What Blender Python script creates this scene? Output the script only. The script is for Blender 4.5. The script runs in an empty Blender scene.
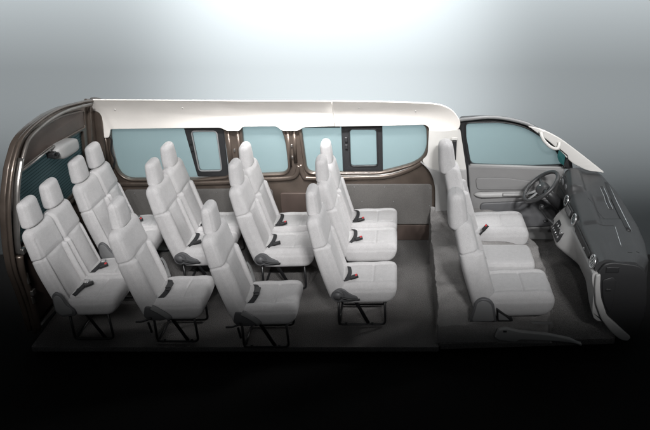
import bpy, bmesh, math, random
from math import sin, cos, pi, exp, radians, sqrt
from mathutils import Vector, Matrix
random.seed(4)
S = bpy.context.scene
COL = S.collection

# ------------------------------------------------------------------ materials
def mat(name, color, rough=.6, metal=0., spec=.5, bump=None, var=None, coat=0., sheen=0., speck=None):
    m = bpy.data.materials.new(name); m.use_nodes = True
    nt = m.node_tree; N = nt.nodes; L = nt.links
    b = N['Principled BSDF']
    b.inputs['Base Color'].default_value = (*color, 1)
    b.inputs['Roughness'].default_value = rough
    b.inputs['Metallic'].default_value = metal
    b.inputs['Specular IOR Level'].default_value = spec
    b.inputs['Coat Weight'].default_value = coat
    b.inputs['Sheen Weight'].default_value = sheen
    tc = N.new('ShaderNodeTexCoord')
    src = None
    if var:                                   # (scale, amount): uneven tone of the material itself
        n = N.new('ShaderNodeTexNoise'); n.inputs['Scale'].default_value = var[0]; n.inputs['Detail'].default_value = 6
        L.new(tc.outputs['Object'], n.inputs['Vector'])
        r = N.new('ShaderNodeValToRGB')
        r.color_ramp.elements[0].position = .3; r.color_ramp.elements[1].position = .7
        r.color_ramp.elements[0].color = (*[c * (1 - var[1]) for c in color], 1)
        r.color_ramp.elements[1].color = (*[min(1, c * (1 + var[1])) for c in color], 1)
        L.new(n.outputs['Fac'], r.inputs['Fac']); src = r.outputs['Color']
    if speck:                                 # (scale, low, high) fine fibres
        n = N.new('ShaderNodeTexNoise'); n.inputs['Scale'].default_value = speck[0]; n.inputs['Detail'].default_value = 3
        n.inputs['Roughness'].default_value = .8
        L.new(tc.outputs['Object'], n.inputs['Vector'])
        mr = N.new('ShaderNodeMapRange'); mr.inputs['From Min'].default_value = .3; mr.inputs['From Max'].default_value = .7
        mr.inputs['To Min'].default_value = speck[1]; mr.inputs['To Max'].default_value = speck[2]
        L.new(n.outputs['Fac'], mr.inputs['Value'])
        mx = N.new('ShaderNodeVectorMath'); mx.operation = 'MULTIPLY'
        if src: L.new(src, mx.inputs[0])
        else: mx.inputs[0].default_value = color
        L.new(mr.outputs['Result'], mx.inputs[1]); src = mx.outputs['Vector']
    if src: L.new(src, b.inputs['Base Color'])
    if bump:                                  # (scale, distance)
        n = N.new('ShaderNodeTexNoise'); n.inputs['Scale'].default_value = bump[0]; n.inputs['Detail'].default_value = 4
        L.new(tc.outputs['Object'], n.inputs['Vector'])
        bp = N.new('ShaderNodeBump'); bp.inputs['Strength'].default_value = .7; bp.inputs['Distance'].default_value = bump[1]
        L.new(n.outputs['Fac'], bp.inputs['Height']); L.new(bp.outputs['Normal'], b.inputs['Normal'])
    return m

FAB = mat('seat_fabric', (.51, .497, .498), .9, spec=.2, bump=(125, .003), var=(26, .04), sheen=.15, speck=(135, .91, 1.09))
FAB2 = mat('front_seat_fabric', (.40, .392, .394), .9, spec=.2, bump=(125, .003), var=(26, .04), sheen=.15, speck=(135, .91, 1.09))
CREAM = mat('headliner_cream', (.80, .76, .715), .85, spec=.2, bump=(180, .001), var=(5, .025), speck=(300, .96, 1.04))
CREAM2 = mat('pillar_cream', (.60, .585, .56), .55, spec=.35, var=(5, .02), bump=(300, .0006))
BROWN = mat('brown_metal', (.115, .090, .074), .34, metal=.55, spec=.6, coat=.25, var=(4, .25), bump=(14, .0025))
BROWN2 = mat('dark_brown_panel', (.095, .070, .060), .5, metal=.3, var=(3, .25), bump=(60, .0008))
CHROME = mat('bare_steel', (.42, .40, .38), .3, metal=.9, bump=(20, .002), var=(8, .15))
STEEL = mat('primed_steel', (.20, .18, .165), .38, metal=.7, bump=(20, .002), var=(8, .2))
BLACK = mat('black_plastic', (.018, .018, .019), .42, bump=(300, .0006))
TUBE = mat('black_tube', (.012, .012, .013), .35, spec=.5)
BOARD = mat('grey_trim_board', (.10, .094, .089), .8, bump=(120, .0016), speck=(130, .8, 1.2), var=(3, .12))
DASH = mat('charcoal_dash', (.036, .036, .037), .40, spec=.5, bump=(420, .0008), var=(6, .08))
DASHM = mat('charcoal_panel', (.018, .018, .019), .55, bump=(420, .0006))
GREY = mat('light_grey_plastic', (.36, .355, .35), .5, bump=(380, .0005), var=(5, .03))
MGREY = mat('mid_grey_plastic', (.19, .19, .192), .5, bump=(380, .0005), var=(5, .03))
DOORG = mat('door_grey', (.20, .197, .196), .55, bump=(380, .0005), var=(5, .03))
DGREY = mat('recliner_grey', (.10, .10, .104), .5, bump=(380, .0005))
SILVER = mat('silver_trim', (.6, .6, .6), .25, metal=.9)
WHITE = mat('white_mark', (.7, .7, .7), .5)
RED = mat('red_button', (.60, .03, .035), .4)
BELT = mat('seat_belt_webbing', (.022, .022, .024), .7, bump=(500, .001))
GBELT = mat('grey_webbing', (.20, .20, .20), .7, bump=(500, .001))
CARPET = mat('dark_carpet', (.13, .124, .121), .97, spec=.1, bump=(110, .010), speck=(120, .40, 1.6), var=(3, .12))
FUZZ = mat('fluffy_grey_carpet', (.22, .212, .207), .97, spec=.1, bump=(110, .012), speck=(140, .7, 1.3), var=(7, .1))
GROUND = mat('black_ground', (.013, .013, .013), .9, spec=0.)
DROP = mat('backdrop_paper', (.036, .0395, .041), .95, spec=.05)
MIRR = mat('tinted_mirror', (.03, .12, .12), .1, metal=.3)

def glassmat(name, color, lines=False):
    m = bpy.data.materials.new(name); m.use_nodes = True
    nt = m.node_tree; N = nt.nodes; L = nt.links; N.clear()
    out = N.new('ShaderNodeOutputMaterial')
    tr = N.new('ShaderNodeBsdfTranslucent'); tr.inputs['Color'].default_value = (*color, 1)
    di = N.new('ShaderNodeBsdfDiffuse'); di.inputs['Color'].default_value = (*[c * .5 for c in color], 1)
    gl = N.new('ShaderNodeBsdfGlossy'); gl.inputs['Roughness'].default_value = .15
    m1 = N.new('ShaderNodeMixShader'); m1.inputs[0].default_value = .25
    m2 = N.new('ShaderNodeMixShader'); m2.inputs[0].default_value = .04
    L.new(tr.outputs[0], m1.inputs[1]); L.new(di.outputs[0], m1.inputs[2])
    L.new(m1.outputs[0], m2.inputs[1]); L.new(gl.outputs[0], m2.inputs[2])
    tp = N.new('ShaderNodeBsdfTransparent'); tp.inputs['Color'].default_value = (*[c * .95 for c in color], 1)
    m3 = N.new('ShaderNodeMixShader'); m3.inputs[0].default_value = .62
    L.new(m2.outputs[0], m3.inputs[1]); L.new(tp.outputs[0], m3.inputs[2]); m2 = m3
    last = m2
    if lines:                                 # printed heater wires of the rear window
        tc = N.new('ShaderNodeTexCoord'); sp = N.new('ShaderNodeSeparateXYZ'); L.new(tc.outputs['Object'], sp.inputs[0])
        a = N.new('ShaderNodeMath'); a.operation = 'MULTIPLY'; a.inputs[1].default_value = 34; L.new(sp.outputs['Z'], a.inputs[0])
        f = N.new('ShaderNodeMath'); f.operation = 'FRACT'; L.new(a.outputs[0], f.inputs[0])
        g = N.new('ShaderNodeMath'); g.operation = 'LESS_THAN'; g.inputs[1].default_value = .28; L.new(f.outputs[0], g.inputs[0])
        dk = N.new('ShaderNodeBsdfDiffuse'); dk.inputs['Color'].default_value = (.015, .03, .032, 1)
        mm = N.new('ShaderNodeMixShader'); k = N.new('ShaderNodeMath'); k.operation = 'MULTIPLY'; k.inputs[1].default_value = .6
        L.new(g.outputs[0], k.inputs[0]); L.new(k.outputs[0], mm.inputs[0]); L.new(m2.outputs[0], mm.inputs[1]); L.new(dk.outputs[0], mm.inputs[2])
        last = mm
    L.new(last.outputs[0], out.inputs['Surface'])
    return m
GLASS = glassmat('teal_glass', (.70, .80, .81))
RGLASS = glassmat('rear_glass', (.46, .60, .62), True)

# ------------------------------------------------------------------ helpers
def thing(name, label, cat, loc=(0, 0, 0), group=None):
    o = bpy.data.objects.new(name, None); COL.objects.link(o); o.location = loc
    o['label'] = label; o['category'] = cat
    if group: o['group'] = group
    return o
def obj(name, me, m, parent=None, smooth=True, label=None):
    o = bpy.data.objects.new(name, me); COL.objects.link(o)
    me.materials.clear(); me.materials.append(m)
    for p in me.polygons: p.use_smooth = smooth
    if parent: o.parent = parent
    if label: o['label'] = label
    return o
def mesh(vs, fs):
    me = bpy.data.meshes.new('m'); me.from_pydata([tuple(v) for v in vs], [], fs)
    bm = bmesh.new(); bm.from_mesh(me); bmesh.ops.recalc_face_normals(bm, faces=bm.faces); bm.to_mesh(me); bm.free()
    me.update(); return me
def join(*mes):
    bm = bmesh.new()
    for x in mes: bm.from_mesh(x)
    me = bpy.data.meshes.new('m'); bm.to_mesh(me); bm.free(); return me
def loft(ns, nt, f):
    vs, fs = [], []
    for i in range(ns + 1):
        for j in range(nt): vs.append(f(i / ns, 2 * pi * j / nt))
    for i in range(ns):
        for j in range(nt):
            k = (j + 1) % nt
            fs.append((i * nt + j, i * nt + k, (i + 1) * nt + k, (i + 1) * nt + j))
    for i in (0, ns):
        c = Vector((0, 0, 0))
        for j in range(nt): c += Vector(vs[i * nt + j])
        vs.append(tuple(c / nt)); q = len(vs) - 1
        for j in range(nt): fs.append((q, i * nt + j, i * nt + (j + 1) % nt))
    return mesh(vs, fs)
def smooth_path(pts, n=8):
    P = [Vector(p) for p in pts]; out = []
    for i in range(len(P) - 1):
        p0 = P[i - 1] if i else P[0] * 2 - P[1]; p1, p2 = P[i], P[i + 1]
        p3 = P[i + 2] if i + 2 < len(P) else p2 * 2 - p1
        for k in range(n):
            t = k / n
            out.append(.5 * ((2 * p1) + (p2 - p0) * t + (2 * p0 - 5 * p1 + 4 * p2 - p3) * t * t + (3 * p1 - p0 - 3 * p2 + p3) * t ** 3))
    out.append(P[-1]); return out
def fillet(pts, r, n=5, closed=False):
    P = [Vector(p) for p in pts]; out = []; m = len(P)
    rs = r if isinstance(r, (list, tuple)) else [r] * m
    for i in range(m):
        if not closed and i in (0, m - 1): out.append(P[i]); continue
        a, b, c = P[i - 1], P[i], P[(i + 1) % m]
        u, v = (a - b), (c - b); lu, lv = u.length, v.length
        d = min(rs[i], lu * .48, lv * .48)
        if d < 1e-5: out.append(b); continue
        u /= lu; v /= lv; A = b + u * d; C = b + v * d
        for k in range(n + 1):
            t = k / n; out.append(A * (1 - t) ** 2 + b * 2 * t * (1 - t) + C * t * t)
    return out
def tube(path, r, seg=10, closed=False, flat=1., updir=None):
    P = [Vector(p) for p in path]; n = len(P); vs, fs = [], []
    prev = None
    for i in range(n):
        a = P[(i - 1) % n] if (closed or i) else P[0]; b = P[(i + 1) % n] if (closed or i < n - 1) else P[-1]
        T = (b - a).normalized()
        if updir is not None: U = Vector(updir)
        elif prev is not None: U = prev
        else: U = Vector((0, 0, 1)) if abs(T.z) < .9 else Vector((0, 1, 0))
        U = (U - T * U.dot(T)).normalized(); prev = U; W = T.cross(U)
        rr = r(i / (n - 1)) if callable(r) else r
        for j in range(seg):
            t = 2 * pi * j / seg
            vs.append(P[i] + U * cos(t) * rr * flat + W * sin(t) * rr)
    m = n if closed else n - 1
    for i in range(m):
        for j in range(seg):
            k = (j + 1) % seg; i2 = (i + 1) % n
            fs.append((i * seg + j, i * seg + k, i2 * seg + k, i2 * seg + j))
    if not closed:
        fs.append(tuple(range(seg))); fs.append(tuple((n - 1) * seg + j for j in range(seg)))
    return mesh(vs, fs)
def box(c, s, bev=.004, rot=None, seg=3):
    bm = bmesh.new(); bmesh.ops.create_cube(bm, size=1)
    bmesh.ops.scale(bm, vec=s, verts=bm.verts)
    if bev: bmesh.ops.bevel(bm, geom=list(bm.edges), offset=bev, segments=seg, profile=.7, affect='EDGES')
    M = Matrix.Translation(c)
    if rot: M = M @ rot
    bmesh.ops.transform(bm, matrix=M, verts=bm.verts)
    me = bpy.data.meshes.new('m'); bm.to_mesh(me); bm.free(); return me
def ry(a): return Matrix.Rotation(radians(a), 4, 'Y')
def rx(a): return Matrix.Rotation(radians(a), 4, 'X')
def rz(a): return Matrix.Rotation(radians(a), 4, 'Z')
def plate(loops, w0, w1, fn, bev=.004, seg=2, maxlen=None):
    """flat shape with holes and bevelled rims; fn maps (u, v, w) to a point"""
    cu = bpy.data.curves.new('c', 'CURVE'); cu.dimensions = '2D'; cu.fill_mode = 'BOTH'
    cu.extrude = abs(w1 - w0) / 2 - bev; cu.bevel_depth = bev; cu.bevel_resolution = seg; cu.offset = -bev
    for l in loops:
        sp = cu.splines.new('POLY'); sp.points.add(len(l) - 1); sp.use_cyclic_u = True
        for p, q in zip(sp.points, l): p.co = (q[0], q[1], 0, 1)
    o = bpy.data.objects.new('tmp', cu); COL.objects.link(o)
    dg = bpy.context.evaluated_depsgraph_get(); dg.update()
    me = bpy.data.meshes.new_from_object(o.evaluated_get(dg))
    bpy.data.objects.remove(o); bpy.data.curves.remove(cu)
    bm = bmesh.new(); bm.from_mesh(me)
    bmesh.ops.remove_doubles(bm, verts=bm.verts, dist=1e-5)
    if maxlen:
        for _ in range(5):
            es = [e for e in bm.edges if e.calc_length() > maxlen]
            if not es: break
            bmesh.ops.subdivide_edges(bm, edges=es, cuts=1); bmesh.ops.triangulate(bm, faces=[f for f in bm.faces if len(f.verts) > 4])
    mid = (w0 + w1) / 2
    for v in bm.verts: v.co = Vector(fn(v.co.x, v.co.y, mid + v.co.z))
    bmesh.ops.recalc_face_normals(bm, faces=bm.faces)
    bm.to_mesh(me); bm.free(); me.update()
    return me
def sharp(o, ang=35):
    me = o.data; me.set_sharp_from_angle(angle=radians(ang)); return o
side = lambda u, v, w: (u, w, v)               # plates standing in the far side wall
def R2(pts, r, n=6): return [(p.x, p.y) for p in fillet([(*p, 0) for p in pts], r, n, True)]
def ss(a, b, x):
    t = max(0, min(1, (x - a) / (b - a))); return t * t * (3 - 2 * t)
def g(x, w): return exp(-(x / w) ** 2)
def sup(t, e):
    c, s_ = cos(t), sin(t)
    r = (abs(c) ** e + abs(s_) ** e) ** (-1 / e); return (r * c, r * s_)

# ------------------------------------------------------------------ seat pieces (x forward, y across, z up; head centre above x=0)
UP = Vector((-.245, 0, .970)).normalized(); FW = Vector((UP.z, 0, -UP.x))
def make_back(W, centers, B0=(.200, 0, .325), L=.815, T=.073, crease=.665, insw=.126, top=.78, bol=.030, side_in=.93, UPV=UP, ns=96, nt=144):
    FWV = Vector((UPV.z, 0, -UPV.x)); B0 = Vector(B0)
    def f(s, t):
        s = s ** .92
        kt = max(0, (s - .89) / .11); kb = max(0, (.06 - s) / .06)
        cap = (max(0, 1 - kt ** 2.6)) ** (1 / 2.2) * (max(0, 1 - kb ** 3)) ** (1 / 3)
        e = 4.2
        cx, sy = sup(t, e)
        a = W * (1 - (1 - side_in) * ss(.5, .98, s) - .03 * ss(.25, 0, s))
        if len(centers) > 1: a = W * (1 - .07 * ss(.5, .98, s) - .02 * ss(.25, 0, s))
        capw = 1 - (1 - cap) * (.30 if len(centers) == 1 else .16)
        b = T * (1.04 - .14 * ss(.45, 1, s)) * max(cap, .02)
        y = a * sy * (capw if kt > 0 or kb > 0 else 1); n = b * cx
        fr = ss(-.1, .7, cx)
        d = 0
        yc = min((y - c for c in centers), key=abs)
        ay = abs(yc)
        edge = ss(.99, .80, abs(y) / W)
        if s < crease:
            low = ss(crease, crease - .04, s)
            d += low * (bol * ss(insw - .012, insw + .03, ay) * edge - .013 * g(ay - insw, .008) + .012 * (1 - (ay / insw) ** 2) * (ay < insw) - .004)
        else:
            d += .008 * ss(crease, crease + .06, s) * (1 - .8 * ss(.06, .2, ay))
            d += .006 * ss(.07, .17, ay)
        if len(centers) > 1: d -= .026 * g(y - sum(centers) / len(centers), .016) * ss(.05, .2, s)
        n += d * fr
        pinch = .006 * g(s - crease, .007)
        k = 1 - pinch / .1
        n = n * (1 - pinch / T) if cx < .2 or True else n
        y *= k
        # piping between the front cover and the side panel
        side_seam = g((abs(sy) - .93), .03) * (cx > 0)
        n -= .004 * side_seam * (s < .9)
        bend = .018 * sin(pi * min(1, s / .95))
        if kt > 0: # keep the rounded end round
            pass
        return B0 + UPV * (L * s) + FWV * (n - bend * .6) + Vector((0, y, 0))
    return loft(ns, nt, f)
def make_head(w=.118, h=.232, T=.054, B0=(.008, 0, 1.09), UPV=Vector((-.05, 0, 1)).normalized(), y0=0., taper=.08, e1=3.2):
    FWV = Vector((UPV.z, 0, -UPV.x)); B0 = Vector(B0)
    def f(s, t):
        kt = max(0, (s - .78) / .22); kb = max(0, (.14 - s) / .14)
        cap = max(0.02, (max(0, 1 - kt ** 2.5)) ** (1 / 2.5) * (max(0, 1 - kb ** 2.6)) ** (1 / 2.6))
        cx, sy = sup(t, e1)
        y = w * (1 - taper * s) * sy * (1 - (1 - cap) * .42)
        n = T * (1.06 - .16 * ss(.3, 1, s)) * cx * cap
        seam = g(abs(sy) - .86, .05) * (cx > 0) * .0045
        n -= seam
        n += .006 * (cx > .4) * (1 - (abs(sy)) ** 2)
        return B0 + UPV * (h * s) + FWV * n + Vector((0, y0 + y, 0))
    return loft(44, 84, f)
def make_cush(W, centers, x0=.205, x1=.718, ztop=.472, h=.195, insw=.135, cross=.60, shear=.30, ns=84, nt=128, drop=.02, bolz=.017, roundn=.16):
    Lx = x1 - x0
    def f(s, t):
        kf = max(0, (s - (1 - roundn)) / roundn); kb = max(0, (.07 - s) / .07)
        cap = max(.02, (max(0, 1 - kf ** 2.4)) ** (1 / 2.2) * (max(0, 1 - kb ** 2.4)) ** (1 / 2.4))
        cz, sy = sup(t, 4.0)
        hh = h / 2
        a = W * (1 - .02 * ss(.75, 1, s) - .05 * ss(.3, 0, s))
        y = a * sy * (1 - (1 - cap) * .22)
        z = hh * cz * cap
        tp = ss(-.1, .75, cz)
        yc = min((y - c for c in centers), key=abs); ay = abs(yc)
        d = .010 * (1 - (ay / .22) ** 2)
        d += bolz * ss(insw - .01, insw + .035, ay) * ss(1., .8, abs(y) / W)
        d -= .010 * g(ay - insw, .009) * ss(.92, .8, s)
        d -= .011 * g(s - cross, .014) * ss(insw + .01, insw - .01, ay)
        d += .008 * g(s - cross - .17, .14) + .006 * g(s - cross + .22, .15)
        if len(centers) > 1: d -= .022 * g(y - sum(centers) / len(centers), .012)
        if cap < 1: d *= cap
        z += d * tp
        sd = g(cz - .55, .10) * abs(sy) ** 6 * .004
        y -= sd * (1 if y > 0 else -1)
        x = x0 + Lx * s + shear * z * ss(.45, 1, s) - .10 * z * (1 - s)
        return Vector((x, y, ztop - hh - drop * (1 - s) * .6 + z))
    return loft(ns, nt, f)
ALLM = {}
def leg_loop(y, x0=.20, x1=.62, zt=.30, z0=.022):
    p = fillet([(x0, y, zt), (x0 - .005, y, z0), (x1, y, z0), (x1 - .005, y, zt)], .045, 6)
    return tube(p, .011, 10)
def strut(y):
    return tube([(.335, y, .30), (.36, y, .26), (.465, y, .035)], .017, 8, flat=.35, updir=(0, 1, 0))
def foot(x, y): return box((x, y, .012), (.05, .034, .024), .006)
def buckle(parent, y, x=.315, z=.462, red=True, ang=-14, yaw=0, far=1):
    M = Matrix.Translation((x, y, z)) @ rz(yaw) @ ry(ang)
    st = box((0, 0, 0), (.085, .020, .010), .003); st.transform(M @ Matrix.Translation((-.035, 0, -.004)))
    hd = box((0, 0, 0), (.075, .040, .026), .008); hd.transform(M @ Matrix.Translation((.035, 0, .004)))
    b = obj('seat_belt_buckle', join(st, hd), BLACK, parent)
    if red:
        r = box((0, 0, 0), (.020, .028, .012), .003); r.transform(M @ Matrix.Translation((.058, 0, .0145)))
        obj('release_button', r, RED, b, label='small red release button')
    return b
def belt(parent, pts, w=.022, m=None):
    p = smooth_path([(q[0], q[1], q[2] + .012) for q in pts], 8)
    return obj('seat_belt', tube(p, w, 8, flat=.13, updir=(0.3, 0, 1)), m or BELT, parent)
def disc(c, r, w, seg=28, axis='Y'):
    bm = bmesh.new(); bmesh.ops.create_cone(bm, cap_ends=True, segments=seg, radius1=r, radius2=r, depth=w)
    bmesh.ops.bevel(bm, geom=[e for e in bm.edges if all(abs(abs(v.co.z) - w / 2) < 1e-6 for v in e.verts)], offset=min(.006, w * .3), segments=3, affect='EDGES')
    M = Matrix.Translation(c) @ (rx(90) if axis == 'Y' else ry(90) if axis == 'X' else Matrix.Identity(4))
    bmesh.ops.transform(bm, matrix=M, verts=bm.verts)
    me = bpy.data.meshes.new('m'); bm.to_mesh(me); bm.free(); return me
def recliner(parent, y, s=-1):
    """round dark hinge with an arm under the cushion and a lever"""
    arm = [(.225, .455), (.262, .445), (.30, .405), (.375, .372), (.385, .345), (.33, .325), (.20, .325), (.145, .36), (.15, .41), (.19, .445)]
    a = plate([R2([(p[0], p[1]) for p in arm], .03)], y - .010, y + .014, side, .005)
    d = disc((.205, y + s * .016, .39), .058, .026)
    o = obj('recliner_cover', join(a, d), DGREY, parent); sharp(o)
    lv = tube(smooth_path([(.23, y + s * .03, .385), (.31, y + s * .034, .366), (.40, y + s * .03, .362)], 5), .011, 8, flat=.6)
    obj('recliner_lever', lv, BLACK, o)
    sc = disc((.205, y + s * .030, .39), .040, .006); obj('hinge_cap', sc, DGREY, o)
    return o
def bracket(parent, y, s=-1):
    """small hinge with a folded grey belt end at the foot of the single seats"""
    a = plate([R2([(.175, .44), (.24, .43), (.33, .36), (.36, .318), (.30, .30), (.19, .30), (.15, .34)], .02)], y - .006, y + .012, side, .004)
    o = obj('recliner_cover', a, DGREY, parent); sharp(o)
    lv = tube(smooth_path([(.22, y - .02, .335), (.15, y - .035, .315), (.095, y - .045, .318)], 4), .012, 8, flat=.7)
    k = box((.20, y - .03, .25), (.018, .014, .11), .004, ry(-8))
    obj('recliner_lever', join(lv, k), BLACK, o)
    wb = tube(smooth_path([(.235, y - .012, .44), (.30, y - .016, .40), (.36, y - .012, .345), (.37, y, .31)], 5), .024, 8, flat=.14, updir=(.4, -1, .3))
    obj('seat_belt', wb, GBELT, parent)

WS = .221
M_BACK = make_back(WS, [0]); M_HEAD = make_head(); M_CUSH = make_cush(WS + .001, [0])
M_BACK1 = make_back(.24, [0], insw=.135); M_CUSH1 = make_cush(.238, [0], insw=.145); M_HEAD1 = make_head(.124)

def legs(t, ys, struts, x1=.62):
    for y in ys:
        obj('leg', leg_loop(y, x1=x1), TUBE, t)
    for y in struts: obj('brace', strut(y), TUBE, t)
def shorten(o, k):                              # the rear rows have shorter cushions
    o.scale.x = k; o.location.x = .205 * (1 - k)
def add_cross(t, ya, yb, x1=.60):
    for x_, z_ in ((.215, .285), (x1, .285), (.20, .024)):
        obj('cross_tube', tube([(x_, ya, z_), (x_, yb, z_)], .011, 8), TUBE, t)
def adj_straps(t, y, dark=True):
    """lap belt lying along the joint of cushion and backrest"""
    belt(t, [(.275, y + .15, .455), (.30, y + .09, .475), (.315, y + .01, .482), (.32, y - .07, .478), (.30, y - .13, .465), (.27, y - .17, .448)], .021)
    pl = join(box((.322, y + .0, .502), (.050, .085, .016), .005, ry(-5)), box((.33, y - .055, .499), (.04, .03, .010), .003, ry(-5)))
    obj('belt_tongue', pl, BLACK, t)

# ---- single seats beside the aisle
ROWX = dict(a=-3.06, b=-2.315, c=-1.535, d=-.735)
def make_single(label, x, y, style):
    t = thing('passenger_seat', label, 'seat', (x, y, 0), 'grey passenger seats of the cabin')
    obj('backrest', M_BACK1, FAB, t); obj('headrest', M_HEAD1, FAB, t); k = 1. if x > -1 else .93 if x > -2 else .87
    shorten(obj('seat_cushion', M_CUSH1, FAB, t), k)
    xe = .62 - (1 - k) * .5; legs(t, (-.165, .165), (-.168,), xe); add_cross(t, -.165, .165, xe - .02)
    if style == 'recliner':
        recliner(t, -.243)
        buckle(t, -.115, red=True, x=.31, z=.482, yaw=12)
        belt(t, [(.255, -.13, .44), (.285, -.10, .468), (.30, -.02, .476), (.285, .10, .466)], .018)
    else:
        bracket(t, -.243); adj_straps(t, -.01)
        bl = belt(t, [(.265, .165, .47), (.25, .19, .52), (.225, .212, .60), (.20, .218, .64)], .016, GBELT)
    for x_ in (.26, .50):
        obj('floor_bolt', disc((x_, -.165, .034), .014, .02, 16, 'Z'), TUBE, t)
    return t
make_single('single grey seat in the second row from the tailgate, near side of the aisle', ROWX['b'], -.04, 'strap')
make_single('middle one of the three single grey seats on the near side of the aisle', ROWX['c'], -.12, 'strap')
make_single('single grey seat just behind the front cabin, with round hinge disc and red buckle', ROWX['d'], .216, 'recliner')

# ---- double seats along the far wall, one chair's covers copied for its neighbour

def make_double(label, x, y0, y1, red=(1, 1), near='recliner'):
    c = (y0 + y1) / 2
    t = thing('double_seat', label, 'double seat', (x, c, 0), 'grey passenger seats of the cabin')
    for y in (y0, y1):
        for nm, me in (('backrest', M_BACK), ('headrest', M_HEAD), ('seat_cushion', M_CUSH)):
            o = obj(nm, me, FAB, t); o.location = (0, y - c, 0)
            if nm == 'seat_cushion' and x < -2: shorten(o, .92)
    h = (y1 - y0) / 2
    legs(t, (-h - .165, h + .165), (-h - .168,)); add_cross(t, -h - .165, h + .165)
    if near == 'recliner': recliner(t, -h - .226)
    for k, y in enumerate((-h, h)):
        buckle(t, y - .13 if k else y - .10, red=red[k], x=.315, z=.482, yaw=10)
        belt(t, [(.262, y - .12, .45), (.295, y - .09, .474), (.31, y - .01, .482), (.30, y + .10, .474), (.265, y + .16, .455)], .018)
    return t
make_double('double grey seat in the second row from the tailgate, against the window wall', ROWX['b'], .85, 1.295, (0, 1))
make_double('double grey seat in the middle row under the narrow window, with red buckle', ROWX['c'], .83, 1.295, (0, 1))
make_double('double grey seat behind the front cabin, window side, by the dark trim board', ROWX['d'], .93, 1.385, (1, 1), near=None)

# ---- last row: two wide benches with one joined back each
M_BBACK = make_back(.385, [-.193, .193], nt=224, side_in=.9, L=.79)
M_BCUSH = make_cush(.39, [-.193, .193], nt=200, cross=.62)
def make_bench(label, x, c, near):
    t = thing('bench_seat', label, 'bench seat', (x, c, 0), 'grey passenger seats of the cabin')
    obj('backrest', M_BBACK, FAB, t); shorten(obj('seat_cushion', M_BCUSH, FAB, t), .84)
    for y in (-.19, .19):
        o = obj('headrest', M_HEAD, FAB, t); o.location = (0, y, 0)
    legs(t, (-.33, .33), (-.333,), .54); add_cross(t, -.33, .33, .52)
    if near: cov = [(.13, .52), (.17, .555), (.21, .53), (.25, .42), (.30, .37), (.30, .32), (.17, .30), (.125, .36)]
    else: cov = [(.14, .50), (.18, .53), (.22, .50), (.26, .42), (.30, .37), (.29, .32), (.17, .31), (.13, .36)]
    o = obj('recliner_cover', plate([R2(cov, .03)], -.410, -.382, side, .010, 3), DGREY, t); sharp(o)
    obj('side_pad', plate([R2([(p[0] * .8 + .04, p[1] * .8 + .086) for p in cov], .02)], -.417, -.409, side, .003), MGREY, o)
    buckle(t, -.20, x=.325, z=.488, red=False, yaw=22)
    buckle(t, .12, x=.325, z=.488, red=True, yaw=22)
    for y in (-.2, .16):
        belt(t, [(.27, y - .12, .455), (.30, y - .07, .478), (.315, y + .01, .484), (.30, y + .10, .474), (.265, y + .15, .455)], .018)
        obj('belt_tongue', box((.315, y + .06, .500), (.035, .06, .012), .004, rz(15)), SILVER, t)
    return t
make_bench('wide bench in the last row, nearest the viewer beside the tailgate post', ROWX['a'], .165, True)
make_bench('wide bench in the last row, in the far corner beside the window wall', ROWX['a'], 1.10, False)

# ------------------------------------------------------------------ front seats
UPF = Vector((-.262, 0, .965)).normalized()
M_FBACK = make_back(.235, [0], B0=(.250, 0, .27), L=.85, T=.088, crease=.70, insw=.125, bol=.05, side_in=.60, UPV=UPF)
M_FHEAD = make_head(.130, .33, .078, (.004, 0, 1.015), Vector((-.10, 0, 1)).normalized(), 0, .18, 2.8)
M_FCUSH = make_cush(.245, [0], x0=.26, x1=.86, ztop=.455, h=.24, insw=.15, cross=.55, shear=.16, bolz=.022, roundn=.2, drop=.03)
def front_seat(label, x, y, near):
    t = thing('front_seat', label, 'seat', (x, y, 0), 'grey front cabin seats')
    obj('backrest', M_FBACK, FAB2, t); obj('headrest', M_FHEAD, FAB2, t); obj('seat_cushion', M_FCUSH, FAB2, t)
    # moulded hinge cover and triangular buckle cover on the near flank
    c = [(.115, .205), (.155, .40), (.20, .445), (.27, .44), (.32, .39), (.355, .205)]
    o = obj('hinge_cover', plate([R2(c, [.01, .05, .05, .05, .05, .01])], -.275, -.236, side, .012, 3), DGREY, t); sharp(o)
    obj('cover_face', plate([R2([(.135, .215), (.17, .395), (.205, .425), (.262, .42), (.30, .375), (.33, .215)], .03)], -.281, -.272, side, .003), MGREY, o)
    tri = [(.345, .34), (.43, .27), (.49, .235), (.50, .205), (.36, .205)]
    o2 = obj('flank_trim', plate([R2(tri, .012)], -.268, -.240, side, .008), BLACK, t); sharp(o2)
    obj('trim_inset', plate([R2([(.362, .305), (.43, .255), (.465, .222), (.37, .222)], .01)], -.273, -.266, side, .002), MGREY, o2)
    return t
s1 = front_seat('passenger front seat nearest the viewer, moulded hinge cover on its flank', .51, .10, True)
s2 = front_seat('driver seat facing the steering wheel, next to the front door', .50, 1.33, False)
obj('slide_rail', join(tube([(.36, -.20, .16), (.86, -.20, .14)], .016, 8, flat=.6), tube([(.36, .18, .16), (.86, .18, .14)], .016, 8, flat=.6)), MGREY, s1)
obj('slide_rail', join(tube([(.36, -.20, .30), (.86, -.20, .29)], .016, 8, flat=.6), tube([(.36, .18, .30), (.86, .18, .29)], .016, 8, flat=.6)), MGREY, s2)
b = buckle(s2, -.285, x=.37, z=.475, red=True, ang=-48, yaw=15); b.scale = (1, 1, 1)
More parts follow.
